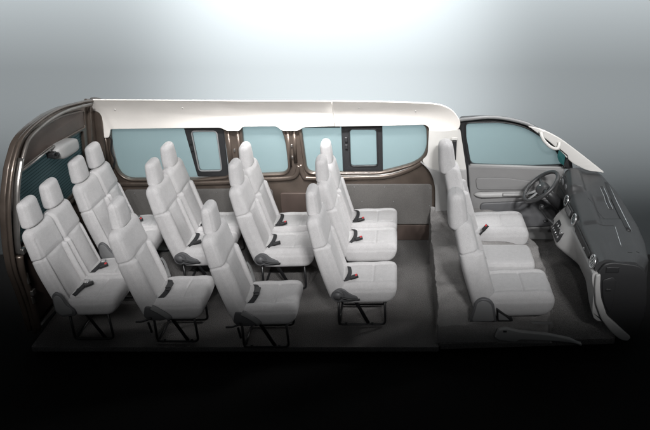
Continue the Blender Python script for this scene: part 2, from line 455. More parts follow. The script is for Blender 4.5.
# middle seat: flat cushion on the engine cover
tm = thing('middle_seat', 'flat grey cushion of the middle front seat, between driver and passenger seats', 'seat', (.5, .62, 0), 'grey front cabin seats')
M_MC = make_cush(.20, [0], x0=.20, x1=.80, ztop=.455, h=.13, insw=.30, cross=3., shear=.1, bolz=0, roundn=.10, drop=.0, ns=50, nt=90)
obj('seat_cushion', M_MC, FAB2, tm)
M_MB = make_back(.17, [0], B0=(.215, 0, .38), L=.56, T=.055, crease=2., insw=.5, bol=0, side_in=.7, UPV=UPF, ns=60, nt=90)
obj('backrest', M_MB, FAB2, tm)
obj('latch', join(box((.315, -.17, .475), (.03, .03, .05), .006), ), SILVER, tm)

# ------------------------------------------------------------------ side wall of the body
van = thing('van_side', 'brown metal side wall of a cutaway van with windows and cream headliner', 'van body')
Y0, Y1 = 1.72, 1.775
H1 = R2([(-3.035, 1.35), (-1.845, 1.365), (-1.835, .80), (-2.2, .765), (-3.02, .765), (-3.075, 1.05)], [.06, .05, .07, .06, .20, .25], 8)
H2 = R2([(-1.645, 1.37), (-1.245, 1.37), (-1.20, 1.20), (-1.19, .835), (-1.655, .815)], [.04, .05, .1, .10, .05], 8)
H3 = R2([(-1.02, 1.365), (.295, 1.385), (.31, 1.15), (.27, 1.02), (.16, .945), (-.02, .89), (-.20, .845), (-.985, .84)], [.06, .08, .1, .1, .12, .2, .2, .08], 8)
body = R2([(-3.19, 1.40), (.40, 1.40), (.46, .024), (-3.29, .004)], .01)
o = obj('side_panel', plate([body, H1, H2, H3], Y0, Y1, side, .012, 3), BROWN, van); sharp(o, 50)
rails = []
def ring(l, y, r, flat=1.): return tube([(p[0], y, p[1]) for p in l], r, 8, True, flat)
def off(l, d):
    n = len(l); out = []
    for i in range(n):
        a, b_ = Vector(l[i - 1]), Vector(l[(i + 1) % n]); t = (b_ - a).normalized(); nn = Vector((t.y, -t.x))
        out.append((l[i][0] + nn.x * d, l[i][1] + nn.y * d))
    return out
sgn = 1 if sum(H1[i - 1][0] * H1[i][1] - H1[i][0] * H1[i - 1][1] for i in range(len(H1))) > 0 else -1
for H in (H1, H2, H3):
    obj('window_surround', ring(off(H, sgn * .018), Y0 - .002, .016), BROWN, van)
# rolled sill rails below the windows
def rail(pts, r, m, name='sill_rail', flat=.6):
    p = smooth_path([(q[0], q[2] if len(q) > 2 else Y0 - .006, q[1]) for q in pts], 8)
    obj(name, tube(p, r, 10, flat=flat, updir=(0, 1, 0)), m, van)
rail([(-3.20, .80), (-3.13, .725), (-3.0, .70), (-2.4, .705), (-1.75, .725)], .030, BROWN)
rail([(-1.75, .745), (-1.60, .755), (-1.25, .765), (-1.12, .80), (-1.07, .92)], .028, BROWN)
rail([(-1.06, .93), (-1.03, .80), (-.95, .765), (-.4, .775), (-.12, .79), (.10, .86), (.26, .955), (.33, 1.02)], .026, BROWN)
rail([(-.75, .80), (-.35, .805), (-.10, .82), (.10, .885), (.24, .965)], .010, CHROME, 'bright_rail')
# upright ribs between the windows
for xs in ((-1.80, .84, -1.80, 1.34), (-1.70, .86, -1.70, 1.34), (-1.165, .90, -1.17, 1.34), (-1.105, .95, -1.10, 1.34), (-3.12, .9, -3.11, 1.34)):
    obj('pillar_rib', tube([(xs[0], Y0 - .004, xs[1]), (xs[2], Y0 - .004, xs[3])], .02, 10, flat=.6, updir=(0, 1, 0)), BROWN, van)
for x_, z_ in ((-1.135, 1.15), (-1.135, 1.02), (-1.75, 1.1)):
    obj('clip', box((x_, Y0 - .012, z_), (.018, .012, .03), .004), CHROME, van)
# sliding window units: black frames with rounded small panes
def slider(x0, x1, zt, zb, cut0, cut1, shear, hx0, hx1):
    outer = R2([(x0, zt), (x1, zt), (x1 + .0, zb), (x0 + shear, zb)], .02)
    hole = R2([(cut0, zt - .05), (cut1, zt - .05), (cut1 + .005, zb + .075), (cut0 + shear * .35, zb + .07)], .035)
    o = obj('slider_frame', plate([outer, hole], Y0 + .006, Y0 + .040, side, .006), BLACK, van); sharp(o)
    gl = R2([(cut0 - .01, zt - .04), (cut1 + .01, zt - .04), (cut1 + .015, zb + .065), (cut0 + shear * .35 - .01, zb + .06)], .035)
    obj('window_pane', plate([gl], Y0 + .028, Y0 + .033, side, .001), GLASS, o)
    rim = off(hole, .0)
    obj('pane_rim', ring(off(hole, sgn * .004), Y0 + .004, .008), MGREY if shear else BLACK, o)
    for k, zz in enumerate((zt - .16, zt - .24)):
        obj('latch', box(((x0 + cut0) / 2 + .005 + shear * .2, Y0 - .002, zz), (.028, .02, .05), .006), BLACK, o)
slider(-2.265, -1.85, 1.352, .785, -2.185, -1.925, .075, 0, 0)
slider(-.60, -.165, 1.375, .842, -.512, -.228, .0, 0, 0)
obj('frame_bar', box((-2.43, Y0 + .02, 1.345), (.36, .025, .022), .005), BLACK, van)
obj('frame_bar', box((-.80, Y0 + .022, 1.352), (.38, .025, .018), .005), BLACK, van)
for nm, l in (('w1', [(-3.07, 1.37), (-2.23, 1.37), (-2.16, .775), (-3.04, .755)]), ('w2', [(-1.67, 1.39), (-1.22, 1.39), (-1.18, .82), (-1.67, .80)]),
              ('w3', [(-1.04, 1.385), (-.57, 1.385), (-.57, .825), (-1.01, .825)]), ('w4', [(-.19, 1.395), (.33, 1.395), (.33, .93), (-.02, .85), (-.19, .825)])):
    obj('window_pane', plate([R2(l, .03)], Y1 - .022, Y1 - .016, side, .001), GLASS, van)
# trim boards and screws
def board(l, r=.03):
    o = obj('trim_board', plate([R2(l, r)], Y0 - .022, Y0 - .002, side, .005), BOARD, van); sharp(o); return o
b1 = board([(-.60, .705), (.355, .705), (.372, .68), (.385, .215), (-.60, .215)])
b2 = board([(-3.0, .64), (-1.42, .655), (-1.38, .63), (-1.37, .18), (-3.15, .18)])
b3 = board([(-1.30, .60), (-.72, .60), (-.72, .22), (-1.30, .22)])
b3.data.materials.clear(); b3.data.materials.append(BROWN2)
for bb, sc in ((b1, [(-.48, .675), (-.15, .675), (.12, .675), (.35, .66), (.355, .25), (.35, .45), (-.05, .50), (-.4, .5)]),
               (b2, [(-2.9, .60), (-2.5, .61), (-2.0, .61), (-1.6, .61), (-1.42, .5)])):
    for p in sc: obj('screw', disc((p[0], Y0 - .024, p[1]), .006, .005, 12), MGREY, bb)
obj('lower_strip', plate([R2([(-3.25, .20), (.43, .20), (.44, .01), (-3.25, .01)], .005)], Y0 - .012, Y0 - .001, side, .003), BROWN2, van)
# headliner: curved cream roof edge in two lengths
def hl(u, v, w):
    k = max(0, v - 1.36); return (u, w - 1.3 * k * k * (1 if v > 1.36 else 0), v)
A = R2([(-3.085, 1.705), (-.67, 1.685), (-.67, 1.375), (-.99, 1.365), (-1.05, 1.325), (-1.22, 1.325), (-1.27, 1.375), (-1.63, 1.37), (-1.665, 1.325), (-1.80, 1.325), (-1.86, 1.36), (-3.02, 1.345), (-3.05, 1.25), (-3.20, 1.25), (-3.165, 1.55)],
       [.01, .0, .0, .02, .03, .03, .03, .02, .02, .02, .03, .02, .02, .01, .1])
o = obj('headliner', plate([A], Y0 - .045, Y0 - .012, hl, .006, 3, .15), CREAM, van); sharp(o, 50)
A2 = R2([(-.666, 1.69), (.05, 1.675), (.40, 1.65), (.52, 1.60), (.60, 1.52), (.655, 1.42), (.645, 1.36), (.60, 1.31), (.33, 1.31), (.325, 1.36), (.29, 1.392), (-.60, 1.375), (-.666, 1.375)],
        [0, .1, .15, .1, .1, .05, .03, .03, .01, .02, .04, .02, 0])
o = obj('headliner', plate([A2], Y0 - .050, Y0 - .014, hl, .006, 3, .15), CREAM, van); sharp(o, 50)
for p in ((.18, 1.56), (-.40, 1.60), (-2.9, 1.58), (-2.2, 1.60)):
    obj('clip', disc((p[0], Y0 - .052 - 1.3 * (p[1] - 1.36) ** 2, p[1]), .008, .006, 12), CREAM2, van)
# B pillar trim: cream above, grey below
bc = R2([(.325, 1.34), (.315, 1.05), (.255, .985), (.33, .90), (.47, .885), (.74, .88), (.655, 1.34)], [.02, .12, .03, .05, .02, .01, .02])
def pil(u, v, w): return (u, w - .05 * g(u - .47, .16), v)
o = obj('pillar_trim', plate([bc], Y0 - .030, Y0 - .004, pil, .006, 3, .12), CREAM2, van); sharp(o, 50)
bg = R2([(.235, .985), (.36, .905), (.48, .893), (.74, .888), (.83, .02), (.42, .02), (.405, .70), (.36, .86)], [.02, .05, .02, .01, .01, .02, .2, .1])
o = obj('pillar_trim', plate([bg], Y0 - .040, Y0 - .006, pil, .008, 3, .12), GREY, van); sharp(o, 50)
obj('door_seal', plate([R2([(.60, 1.42), (.69, 1.42), (.80, .90), (.87, .03), (.76, .03)], .01)], Y0 + .002, Y0 + .03, side, .004), BLACK, van)
obj('belt_anchor', join(box((.595, 1.635, 1.20), (.045, .03, .07), .008), box((.60, 1.63, 1.10), (.035, .012, .16), .004)), BLACK, van)
obj('anchor_cover', box((.592, 1.640, 1.255), (.07, .02, .035), .008), CREAM2, van)

# ------------------------------------------------------------------ front door
door = thing('front_door', 'grey trimmed front door with black window frame beside the driver seat', 'door')
dw = R2([(.715, 1.395), (1.07, 1.405), (1.32, 1.362), (1.55, 1.225), (1.70, 1.08), (1.78, .93), (1.45, .915), (.80, .935), (.735, 1.10)], [.04, .1, .15, .15, .1, .02, .02, .05, .05], 8)
fr = R2([(.648, 1.46), (.90, 1.475), (1.10, 1.465), (1.36, 1.41), (1.62, 1.27), (1.86, 1.03), (1.90, .88), (1.40, .875), (.78, .89), (.69, 1.15)], [.03, .1, .15, .15, .15, .1, .02, .02, .02, .05], 8)
o = obj('window_frame', plate([fr, dw], Y0 - .005, Y0 + .04, side, .008, 3), BLACK, door); sharp(o, 50)
obj('frame_seal', ring(off(dw, sgn * .008), Y0 - .012, .008), BLACK, o)
topf = fillet([(.64, Y0 - .03, 1.44), (.95, Y0 - .03, 1.475), (1.15, Y0 - .03, 1.455), (1.36, Y0 - .03, 1.40), (1.50, Y0 - .03, 1.32)], .1)
obj('roof_rail', tube(topf, .022, 10, flat=.8), MGREY, door)
obj('window_pane', plate([R2([(.70, 1.42), (1.1, 1.42), (1.34, 1.38), (1.6, 1.21), (1.82, .98), (1.82, .90), (.75, .90)], .02)], Y0 + .022, Y0 + .028, side, .001), GLASS, door)
dp = R2([(.755, .935), (1.30, .915), (1.80, .895), (1.80, .026), (.86, .026), (.80, .5)], [.03, .05, .02, .05, .05, .1])
o = obj('door_panel', plate([dp], Y0 - .045, Y0 + .02, side, .018, 4), DOORG, door); sharp(o, 50)
# upper soft insert, armrest, pull cup, map pocket
up = R2([(.84, .80), (1.15, .80), (1.52, .745), (1.60, .70), (1.35, .655), (.86, .655)], [.05, .1, .1, .05, .1, .05])
o = obj('door_insert', plate([up], Y0 - .060, Y0 - .040, side, .008, 3), DOORG, door); sharp(o, 50)
arm = loft(40, 28, lambda s, t: Vector((.83 + .88 * s, Y0 - .05 - (.055 * max(0, cos(t)) ** .7) * (1 - .5 * s) * min(1, sin(pi * min(.999, s + .0005)) * 3) ** .5,
                                        .60 + .035 * sin(t) * min(1, sin(pi * min(.999, s + .001)) * 4) ** .5 + .01 * s)))
obj('armrest', arm, GREY, door)
cup = obj('pull_handle', box((1.27, Y0 - .112, .625), (.26, .03, .028), .010), GREY, door)
obj('switch_panel', box((1.52, Y0 - .085, .622), (.20, .05, .02), .006), BLACK, door)
obj('map_pocket', plate([R2([(.90, .50), (1.35, .52), (1.75, .55), (1.75, .22), (.95, .18)], .06)], Y0 - .075, Y0 - .04, side, .014, 3), DGREY, door)
obj('belt_molding', tube([(.78, Y0 - .030, .935), (1.3, Y0 - .030, .918), (1.80, Y0 - .03, .90)], .016, 10), GREY, door)

# A pillar
ap = thing('windscreen_pillar', 'cream windscreen pillar trim sloping down to the dashboard', 'pillar trim')
apo = R2([(1.36, 1.385), (1.50, 1.352), (1.70, 1.26), (1.93, 1.10), (2.10, .975), (2.19, .905), (2.02, .915), (1.86, .985), (1.74, 1.09), (1.60, 1.215), (1.44, 1.325)], [.01, .1, .1, .1, .1, .01, .05, .05, .1, .1, .1])
o = obj('pillar_cover', plate([apo], 1.655, 1.69, lambda u, v, w: (u, w - .10 * ss(1.5, 2.2, u), v), .008, 3, .1), CREAM2, ap); sharp(o, 50)
gh = smooth_path([(1.50, 1.655, 1.325), (1.495, 1.60, 1.30), (1.53, 1.575, 1.245), (1.60, 1.565, 1.185), (1.665, 1.575, 1.165), (1.69, 1.60, 1.19), (1.70, 1.65, 1.215)], 6)
obj('grab_handle', tube(gh, .016, 10), CREAM2, ap, label='pale curved grab handle')
for c in ((1.50, 1.648, 1.325), (1.70, 1.645, 1.215)): obj('handle_mount', box(c, (.05, .03, .04), .010, ry(30)), CREAM2, ap)
mr = thing('door_mirror', 'dark teal door mirror glass beyond the windscreen pillar foot', 'mirror')
obj('mirror_glass', plate([R2([(1.70, 1.135), (1.775, 1.07), (1.77, .955), (1.715, 1.0), (1.69, 1.06)], .015)], Y0 - .10, Y0 - .085, side, .003), MIRR, mr)
o = obj('mirror_shell', plate([R2([(1.705, 1.15), (1.80, 1.075), (1.83, .93), (1.76, .95), (1.80, 1.06)], .01)], Y0 - .11, Y0 - .03, side, .004), BLACK, mr); sharp(o)

# ------------------------------------------------------------------ tailgate
tx = lambda z: -3.115 - .12 * (1.66 - z)
def rear(u, v, w): return (tx(v) - w, u, v)
tg = thing('tailgate', 'open brown tailgate with heated glass and metal frame at the back of the van', 'tailgate')
outer = [(1.70, 1.655), (1.40, 1.725), (1.235, 1.757), (.92, 1.812), (.626, 1.834), (.37, 1.822), (.21, 1.797), (.115, 1.758), (-.025, 1.610), (-.135, 1.395), (-.185, 1.215), (-.215, .96), (-.205, .74), (-.14, .50), (-.08, .25), (-.05, 0), (1.70, 0)]
OUT = R2(outer, .05, 4)
hole = R2([(1.345, 1.44), (.80, 1.482), (.05, 1.485), (-.06, 1.10), (-.085, .97), (-.04, .90), (1.345, .90)], [.03, .1, .03, .05, .03, .03, .05])
o = obj('gate_frame', plate([OUT, hole], 0, .05, rear, .010, 3), BROWN, tg); sharp(o, 50)
obj('heated_glass', plate([R2([(1.37, 1.46), (.8, 1.50), (.04, 1.50), (-.08, 1.10), (-.10, .95), (-.05, .88), (1.37, .88)], .02)], .028, .034, rear, .001), RGLASS, tg)
# polished edge of the body opening
edge = smooth_path([(tx(z) + .03, y, z) for y, z in outer[:16]], 6)
obj('opening_edge', tube(edge, .018, 10, flat=.8), BROWN, tg)
e2 = smooth_path([(tx(z) + .062, y, z) for y, z in [(1.44, 1.685), (1.20, 1.732), (.90, 1.780), (.62, 1.798), (.38, 1.785), (.22, 1.758), (.14, 1.705), (.07, 1.63)]], 6)
obj('opening_edge', tube(e2, .015, 8), STEEL, tg)
post = smooth_path([(tx(z) + .05, y, z) for y, z in [(.07, 1.64), (-.04, 1.45), (-.11, 1.215), (-.15, 1.0), (-.155, .88)]], 6)
obj('gate_post', tube(post, .030, 12, flat=.6), CHROME, tg)
post2 = smooth_path([(tx(z) + .04, y, z) for y, z in [(-.15, .86), (-.15, .72), (-.10, .50), (-.06, .268), (-.03, .03)]], 6)
obj('gate_post', tube(post2, .042, 12, flat=.7), BROWN, tg)
for q, (y, z) in enumerate(((-.155, .90), (-.10, .46))):
    obj('hinge_bracket', box((tx(z) + .085, y + .01, z), (.03, .05, .05), .008), CHROME, tg)
for y, z, h_ in ((-.125, .62, .10), (-.09, .38, .07)):
    obj('lock_striker', box((tx(z) + .078, y, z), (.012, .03, h_), .004), CHROME, tg)
# inset header panel, its rim, the torsion bar and the lamp cover
hp = R2([(1.36, 1.645), (.88, 1.74), (.42, 1.755), (.22, 1.70), (.14, 1.61), (.09, 1.525), (.60, 1.535), (1.35, 1.475)], [.04, .2, .1, .1, .05, .02, .05, .03])
obj('header_panel', plate([hp], -.016, -.002, rear, .004), BROWN2, tg)
obj('panel_rim', tube([(tx(p[1]) + .014, p[0], p[1]) for p in hp], .010, 8, True), BROWN, tg)
obj('torsion_bar', tube([(tx(1.54) + .055, .06, 1.538), (tx(1.54) + .055, .62, 1.546)], .010, 10), CHROME, tg)
lm = loft(30, 48, lambda s, t: Vector((tx(1.45) + .055 + .075 * sup(t, 4)[0] * max(.03, (1 - abs(2 * s - 1) ** 5)) ** .4,
                                      .60 + .40 * s,
                                      1.475 - .035 * s + (.075 - .008 * s) * sup(t, 4)[1] * max(.03, (1 - abs(2 * s - 1) ** 4)) ** .4)))
obj('lamp_cover', lm, GREY, tg, label='pale grey moulded lamp cover')
obj('lamp_bracket', join(box((tx(1.47) + .06, .555, 1.485), (.07, .06, .05), .012), disc((tx(1.47) + .11, .56, 1.49), .018, .03, 16, 'X')), BLACK, tg)
obj('lower_panel', plate([R2([(.0, .86), (1.60, .86), (1.60, .06), (.02, .06), (.03, .4)], .04)], -.014, -.002, rear, .005), BROWN2, tg)
obj('sill_rail', tube([(tx(.05) + .04, -.02, .03), (tx(.05) + .04, 1.65, .03)], .022, 8), CHROME, tg)
obj('sill_rail', tube([(tx(.9) + .03, -.05, .875), (tx(.9) + .03, 1.40, .875)], .020, 8), BROWN, tg)
# corner post joining tailgate and side wall
corner = smooth_path([(-3.10, 1.66, 1.68), (-3.13, 1.665, 1.45), (-3.17, 1.68, 1.1), (-3.21, 1.69, .8), (-3.27, 1.69, .3), (-3.29, 1.69, .02)], 6)
obj('corner_post', tube(corner, .055, 14, flat=.7), BROWN, tg)
c2 = smooth_path([(-3.11, 1.50, 1.72), (-3.14, 1.47, 1.45), (-3.19, 1.45, 1.05), (-3.22, 1.45, .8)], 6)
obj('corner_post', tube(c2, .030, 12, flat=.7), BROWN, tg)
obj('wiring', tube(smooth_path([(-3.05, 1.69, 1.28), (-3.03, 1.685, 1.22), (-3.06, 1.69, 1.1), (-3.04, 1.685, 1.0), (-3.08, 1.69, .9)], 8), .010, 8), BLACK, tg)

# ------------------------------------------------------------------ dashboard
dash = thing('dashboard', 'charcoal dashboard with round air vents and light grey lower trim', 'dashboard')
def lerp(a, b, t): return a + (b - a) * t
def interp(tab, y):
    if y <= tab[0][0]: return tab[0][1]
    for (a, va), (b, vb) in zip(tab, tab[1:]):
        if y <= b: return lerp(va, vb, (y - a) / (b - a))
    return tab[-1][1]
YA, YB = -.14, 1.66
FX = [(-.2, 1.665), (.2, 1.68), (.6, 1.685), (1.0, 1.71), (1.2, 1.73), (1.66, 1.80)]       # face x
RX = [(-.2, 1.775), (0, 1.79), (.53, 1.85), (1.01, 1.89), (1.6, 1.95)]                   # ridge x
EX = [(-.2, 2.05), (0, 2.17), (.3, 2.24), (.6, 2.275), (1.0, 2.28), (1.3, 2.27), (1.66, 2.21)]  # far edge x
RZ = [(-.2, .80), (.5, .81), (1.0, .84), (1.66, .905)]
def dsec(y):
    fx, r, e, z = interp(FX, y), interp(RX, y), interp(EX, y), interp(RZ, y)
    hump = .012 * ss(.50, .56, y) * ss(1.16, 1.10, y)
    hood = .075 * ss(1.10, 1.18, y) * ss(1.60, 1.52, y)
    tray = .016 * ss(.62, .68, y) * ss(1.08, 1.02, y)
    P = [(fx + .11, .30), (fx + .05, .50), (fx + .02, .62), (fx + .005, .66), (fx, .70), (fx - .004 - hood * .2, z - .06 + hood * .5), (fx + .018, z - .018 + hood),
         (fx + .05, z + hood + hump), (r - .04, z + .012 + hump + hood * .6), (r, z + .012 + hump), (r + .035, z + .002 + hump * .5), (r + .07, z - .006 - tray), (lerp(r, e, .45), z - .008 - tray), (lerp(r, e, .62), z - .012 - tray * .7),
         (lerp(r, e, .72), z - .018), (e - .05, z - .045), (e - .008, z - .075), (e, z - .12), (e + .01, z - .30), (e, .1)]
    return P
def dash_grid(i0, i1, ny=110, push=0.):
    vs, fs = [], []
    for k in range(ny + 1):
        y = lerp(YA, YB, k / ny); sec = smooth_path([(p[0], 0, p[1]) for p in dsec(y)], 4)[i0 * 4:i1 * 4 + 1]
        m = len(sec)
        for p in sec: vs.append((p.x, y, p.z))
    for k in range(ny):
        for j in range(m - 1): fs.append((k * m + j, k * m + j + 1, (k + 1) * m + j + 1, (k + 1) * m + j))
    # close the two ends
    fs.append(tuple(range(m))); fs.append(tuple(ny * m + j for j in range(m)))
    # back face so it is a closed solid
    fs.append(tuple([k * m for k in range(ny + 1)] + [k * m + m - 1 for k in range(ny, -1, -1)]))
    return mesh(vs, fs)
o = obj('upper_pad', dash_grid(4, 19), DASH, dash); sharp(o, 60)
# light grey lower trim, bulging into the centre console
def ltrim():
    vs, fs = [], []; ny = 100
    for k in range(ny + 1):
        y = lerp(YA - .02, 1.15, k / ny); fx = interp(FX, y)
        con = ss(.50, .80, y)                        # centre stack comes forward
        low = .33 - .14 * ss(.25, -.1, y) + .05 * con
        P = [(fx + .115 + .09 * ss(.3, -.1, y) - .02 * con, low), (fx + .045 - .16 * con, low + .05), (fx + .01 - .150 * con, .50), (fx - .012 - .085 * con, .60), (fx - .022 - .015 * con, .672), (fx - .012, .692), (fx + .006, .698), (fx + .03, .66), (fx + .13, low + .01)]
        sec = smooth_path([(p[0], 0, p[1]) for p in P], 4); m = len(sec)
        for p in sec: vs.append((p.x, y, p.z))
    for k in range(ny):
        for j in range(m - 1): fs.append((k * m + j, k * m + j + 1, (k + 1) * m + j + 1, (k + 1) * m + j))
    fs.append(tuple(range(m))); fs.append(tuple(ny * m + j for j in range(m)))
    return mesh(vs, fs)
o = obj('lower_trim', ltrim(), GREY, dash); sharp(o, 60)
# near end: charcoal cap with a notch and the grey foot running down to the sill
capo = R2([(1.68, .70), (1.73, .79), (1.80, .805), (2.02, .775), (2.10, .70), (2.16, .30), (2.10, .02), (1.98, .10), (1.90, .20), (1.81, .28), (1.735, .46), (1.71, .58)], [.03, .03, .05, .05, .05, .2, .05, .03, .03, .05, .1, .05])
o = obj('end_cap', plate([capo], YA - .035, YA - .002, side, .012, 3), DASHM, dash); sharp(o, 50)
cap2 = R2([(1.725, .64), (1.81, .67), (1.845, .64), (1.85, .36), (1.83, .30), (1.775, .40), (1.745, .50)], .03)
o = obj('end_cover', plate([cap2], YA - .048, YA - .034, side, .006), DASHM, dash); sharp(o, 50)
obj('cover_slot', box((1.79, YA - .050, .545), (.045, .008, .022), .003), BLACK, o)
obj('corner_pocket', box((1.80, YA - .034, .735), (.11, .02, .055), .006), BLACK, dash)
foot_ = R2([(1.665, .69), (1.705, .70), (1.715, .58), (1.74, .46), (1.815, .28), (1.90, .20), (1.985, .12), (2.06, .05), (2.03, .01), (1.96, .03), (1.87, .11), (1.77, .24), (1.70, .40), (1.67, .56)], .03)
o = obj('trim_foot', plate([foot_], YA - .055, YA + .06, side, .012, 3), GREY, dash); sharp(o, 50)
# round vents with rings and blades
def vent(x, y, z, r=.046, tilt=0):
    M = Matrix.Translation((x, y, z)) @ ry(tilt)
    n = 36; path = [M @ Vector((0, cos(2 * pi * i / n) * r, sin(2 * pi * i / n) * r)) for i in range(n)]
    v = obj('air_vent', tube(path, .009, 8, True), SILVER, dash)
    dk = disc((0, 0, 0), r, .012, 28, 'X'); dk.transform(M @ Matrix.Translation((.012, 0, 0))); obj('vent_cup', dk, BLACK, v)
    bl = []
    for k in (-2, -1, 0, 1, 2):
        hh = sqrt(max(0, r * r - (k * .017) ** 2)) * 1.8
        q = box((0, 0, 0), (.016, hh, .004), .001); q.transform(M @ Matrix.Translation((-.002, 0, k * .017)) @ ry(25)); bl.append(q)
    obj('vent_blades', join(*bl), SILVER if k else BLACK, v)
vent(1.700, 1.115, .780, .052, 12); vent(1.680, .70, .772, .054, 12); vent(1.662, -.065, .752, .056, 12); vent(1.76, 1.60, .80, .042, 12)
# radio slot between the vents, button panel below
obj('display', box((1.685, .91, .765), (.02, .20, .085), .006, ry(12)), BLACK, dash)
obj('display_face', box((1.674, .91, .765), (.006, .15, .055), .002, ry(12)), MGREY, dash)
CPM = Matrix.Translation((1.590, .87, .562)) @ ry(36)
pb = box((0, 0, 0), (.02, .28, .135), .008); pb.transform(CPM); cp = obj('control_panel', pb, BLACK, dash)
for r_ in range(2):
    for c_ in range(5):
        q = disc((-.012, -.10 + c_ * .05, .03 - r_ * .06), .014 if (c_ + r_) % 2 else .010, .012, 14, 'X'); q.transform(CPM)
        obj('button', q, MGREY if (c_ + r_) % 3 else SILVER, cp)
obj('ashtray', box((1.665, .62, .635), (.02, .05, .03), .005), BLACK, dash)
# glovebox seam, lock
obj('glovebox_lid', plate([R2([(.06, .705), (.58, .705), (.58, .775), (.06, .768)], .012)], 0, .012, lambda u, v, w: (interp(FX, u) - .018 + w + (v - .70) * .1, u, v), .004, 2), DASHM, dash)
obj('glovebox_lock', disc((1.655, .20, .735), .012, .012, 16, 'X'), SILVER, dash)
# instrument hood recess and dial glass
obj('instrument_cluster', box((1.735, 1.35, .84), (.02, .30, .11), .01, ry(20)), BLACK, dash)
for y in (1.27, 1.42): obj('dial', disc((1.722, y, .848), .045, .008, 28, 'X'), DGREY, dash)
obj('lower_cluster', box((1.74, 1.36, .66), (.06, .40, .22), .03), DASHM, dash)
# demister slots and printed marks on the pad
def topz(x, y):
    sec = smooth_path([(p[0], 0, p[1]) for p in dsec(y)], 4)[28:]
    for a, b in zip(sec, sec[1:]):
        if a.x <= x <= b.x: return lerp(a.z, b.z, (x - a.x) / max(1e-6, b.x - a.x))
    return .8
def slot(x0, y0, x1, y1, w, m, nm='demister_vent'):
    n = 14; pts = []
    for i in range(n + 1):
        x, y = lerp(x0, x1, i / n), lerp(y0, y1, i / n); pts.append((x, y, topz(x, y) + .001))
    return obj(nm, tube(pts, w, 8, flat=.35, updir=(0, 0, 1)), m, dash)
slot(2.165, 1.38, 2.115, .42, .022, BLACK); slot(2.192, 1.38, 2.142, .42, .004, SILVER, 'demister_trim')
slot(2.092, 1.28, 2.075, .86, .017, BLACK); slot(2.112, 1.28, 2.095, .86, .003, SILVER, 'demister_trim'); slot(2.074, 1.28, 2.057, .86, .003, SILVER, 'demister_trim')
slot(2.010, .50, 1.955, .12, .003, SILVER, 'pad_seam')
slot(1.88, 1.0, 1.96, .66, .003, BLACK, 'pad_seam')
slot(1.70, .51, 2.0, .51, .003, BLACK, 'pad_seam')
slot(1.98, .02, 2.02, .02, .004, BLACK, 'pad_seam'); slot(2.06, .04, 2.09, .04, .004, BLACK, 'pad_seam')

# ------------------------------------------------------------------ steering wheel
sw = thing('steering_wheel', 'dark three spoke steering wheel on its column, facing the driver seat', 'steering wheel')
ax = Vector((-.66, 0, .75)).normalized(); u_ = Vector((0, 1, 0)); v_ = ax.cross(u_).normalized(); cc = Vector((1.475, 1.31, .85))
if v_.z < 0: v_ = -v_
RW = .208
rim = obj('rim', tube([cc + u_ * cos(2 * pi * i / 56) * RW + v_ * sin(2 * pi * i / 56) * RW for i in range(56)], .0200, 12, True), DASH, sw)
def pt(a, r, h=0.): return cc + u_ * cos(a) * r + v_ * sin(a) * r + ax * h
def hubf(s, t):
    r = .078 * sqrt(max(0, 1 - (s) ** 3)) + .001; c_, s_ = sup(t, 2.6)
    return cc + u_ * c_ * r * 1.15 + v_ * (s_ * r * .95 - .004) + ax * (-.055 + .075 * s)
obj('hub', loft(16, 40, hubf), DASH, sw)
obj('emblem', loft(4, 24, lambda s, t: cc + u_ * cos(t) * .017 + v_ * sin(t) * .012 + ax * (.012 + .009 * s)), SILVER, sw, label='small bright oval emblem')
for a in (radians(8), radians(172), radians(250), radians(290)):
    obj('spoke', tube([pt(a, .06, -.02), pt(a, .13, -.012), pt(a, RW - .004, 0)], lambda s: .024 - .008 * s, 10, flat=.4, updir=ax), MGREY if a > 4 else DASH, sw)
obj('column', tube([cc - ax * .04, cc - ax * .15 + Vector((0.02, 0, 0)), cc - ax * .30 + Vector((.03, 0, 0))], lambda s: .05 + .012 * s, 16), BLACK, sw)
for sy, k in ((-1, 0), (1, 0)):
    b0 = cc - ax * .075
    obj('control_stalk', tube([b0, b0 + u_ * sy * .09 + ax * .01, b0 + u_ * sy * .17 + ax * .02], lambda s: .007 + .005 * s, 8), BLACK, sw)
gl = thing('gear_lever', 'black gear lever with round knob in front of the dashboard', 'gear lever', (0, .06, .075))
obj('lever', tube(smooth_path([(1.60, 1.06, .46), (1.53, 1.06, .50), (1.475, 1.055, .575), (1.46, 1.05, .61)], 6), .010, 8), BLACK, gl)
obj('knob', loft(16, 20, lambda s, t: Vector((1.458, 1.05, .632)) + Vector((sin(pi * s) * cos(t) * .026, sin(pi * s) * sin(t) * .026, -cos(pi * s) * .032))), BLACK, gl)
obj('boot', loft(20, 24, lambda s, t: Vector((1.63 - .09 * s, 1.06, .44 + .06 * s)) + Vector((cos(t), sin(t), 0)) * (.06 * (1 - s * .75) + .004 * sin(s * 40))), BLACK, gl)
obj('base', box((1.66, 1.06, .42), (.16, .16, .05), .02), DGREY, gl)
hb = thing('parking_brake', 'short dark parking brake handle under the steering wheel', 'brake lever')
obj('handle', tube(smooth_path([(1.66, 1.20, .50), (1.58, 1.19, .52), (1.51, 1.18, .51)], 5), .014, 10), BLACK, hb)
obj('bracket', box((1.69, 1.20, .50), (.07, .05, .05), .01), DGREY, hb)
pd = thing('pedals', 'dark foot pedals below the dashboard in front of the driver', 'pedals')
for y in (1.22, 1.34, 1.46):
    obj('pedal', join(box((1.80, y, .20), (.02, .07, .05), .006, ry(-30)), tube([(1.81, y, .21), (1.86, y, .42)], .008, 8)), BLACK, pd)

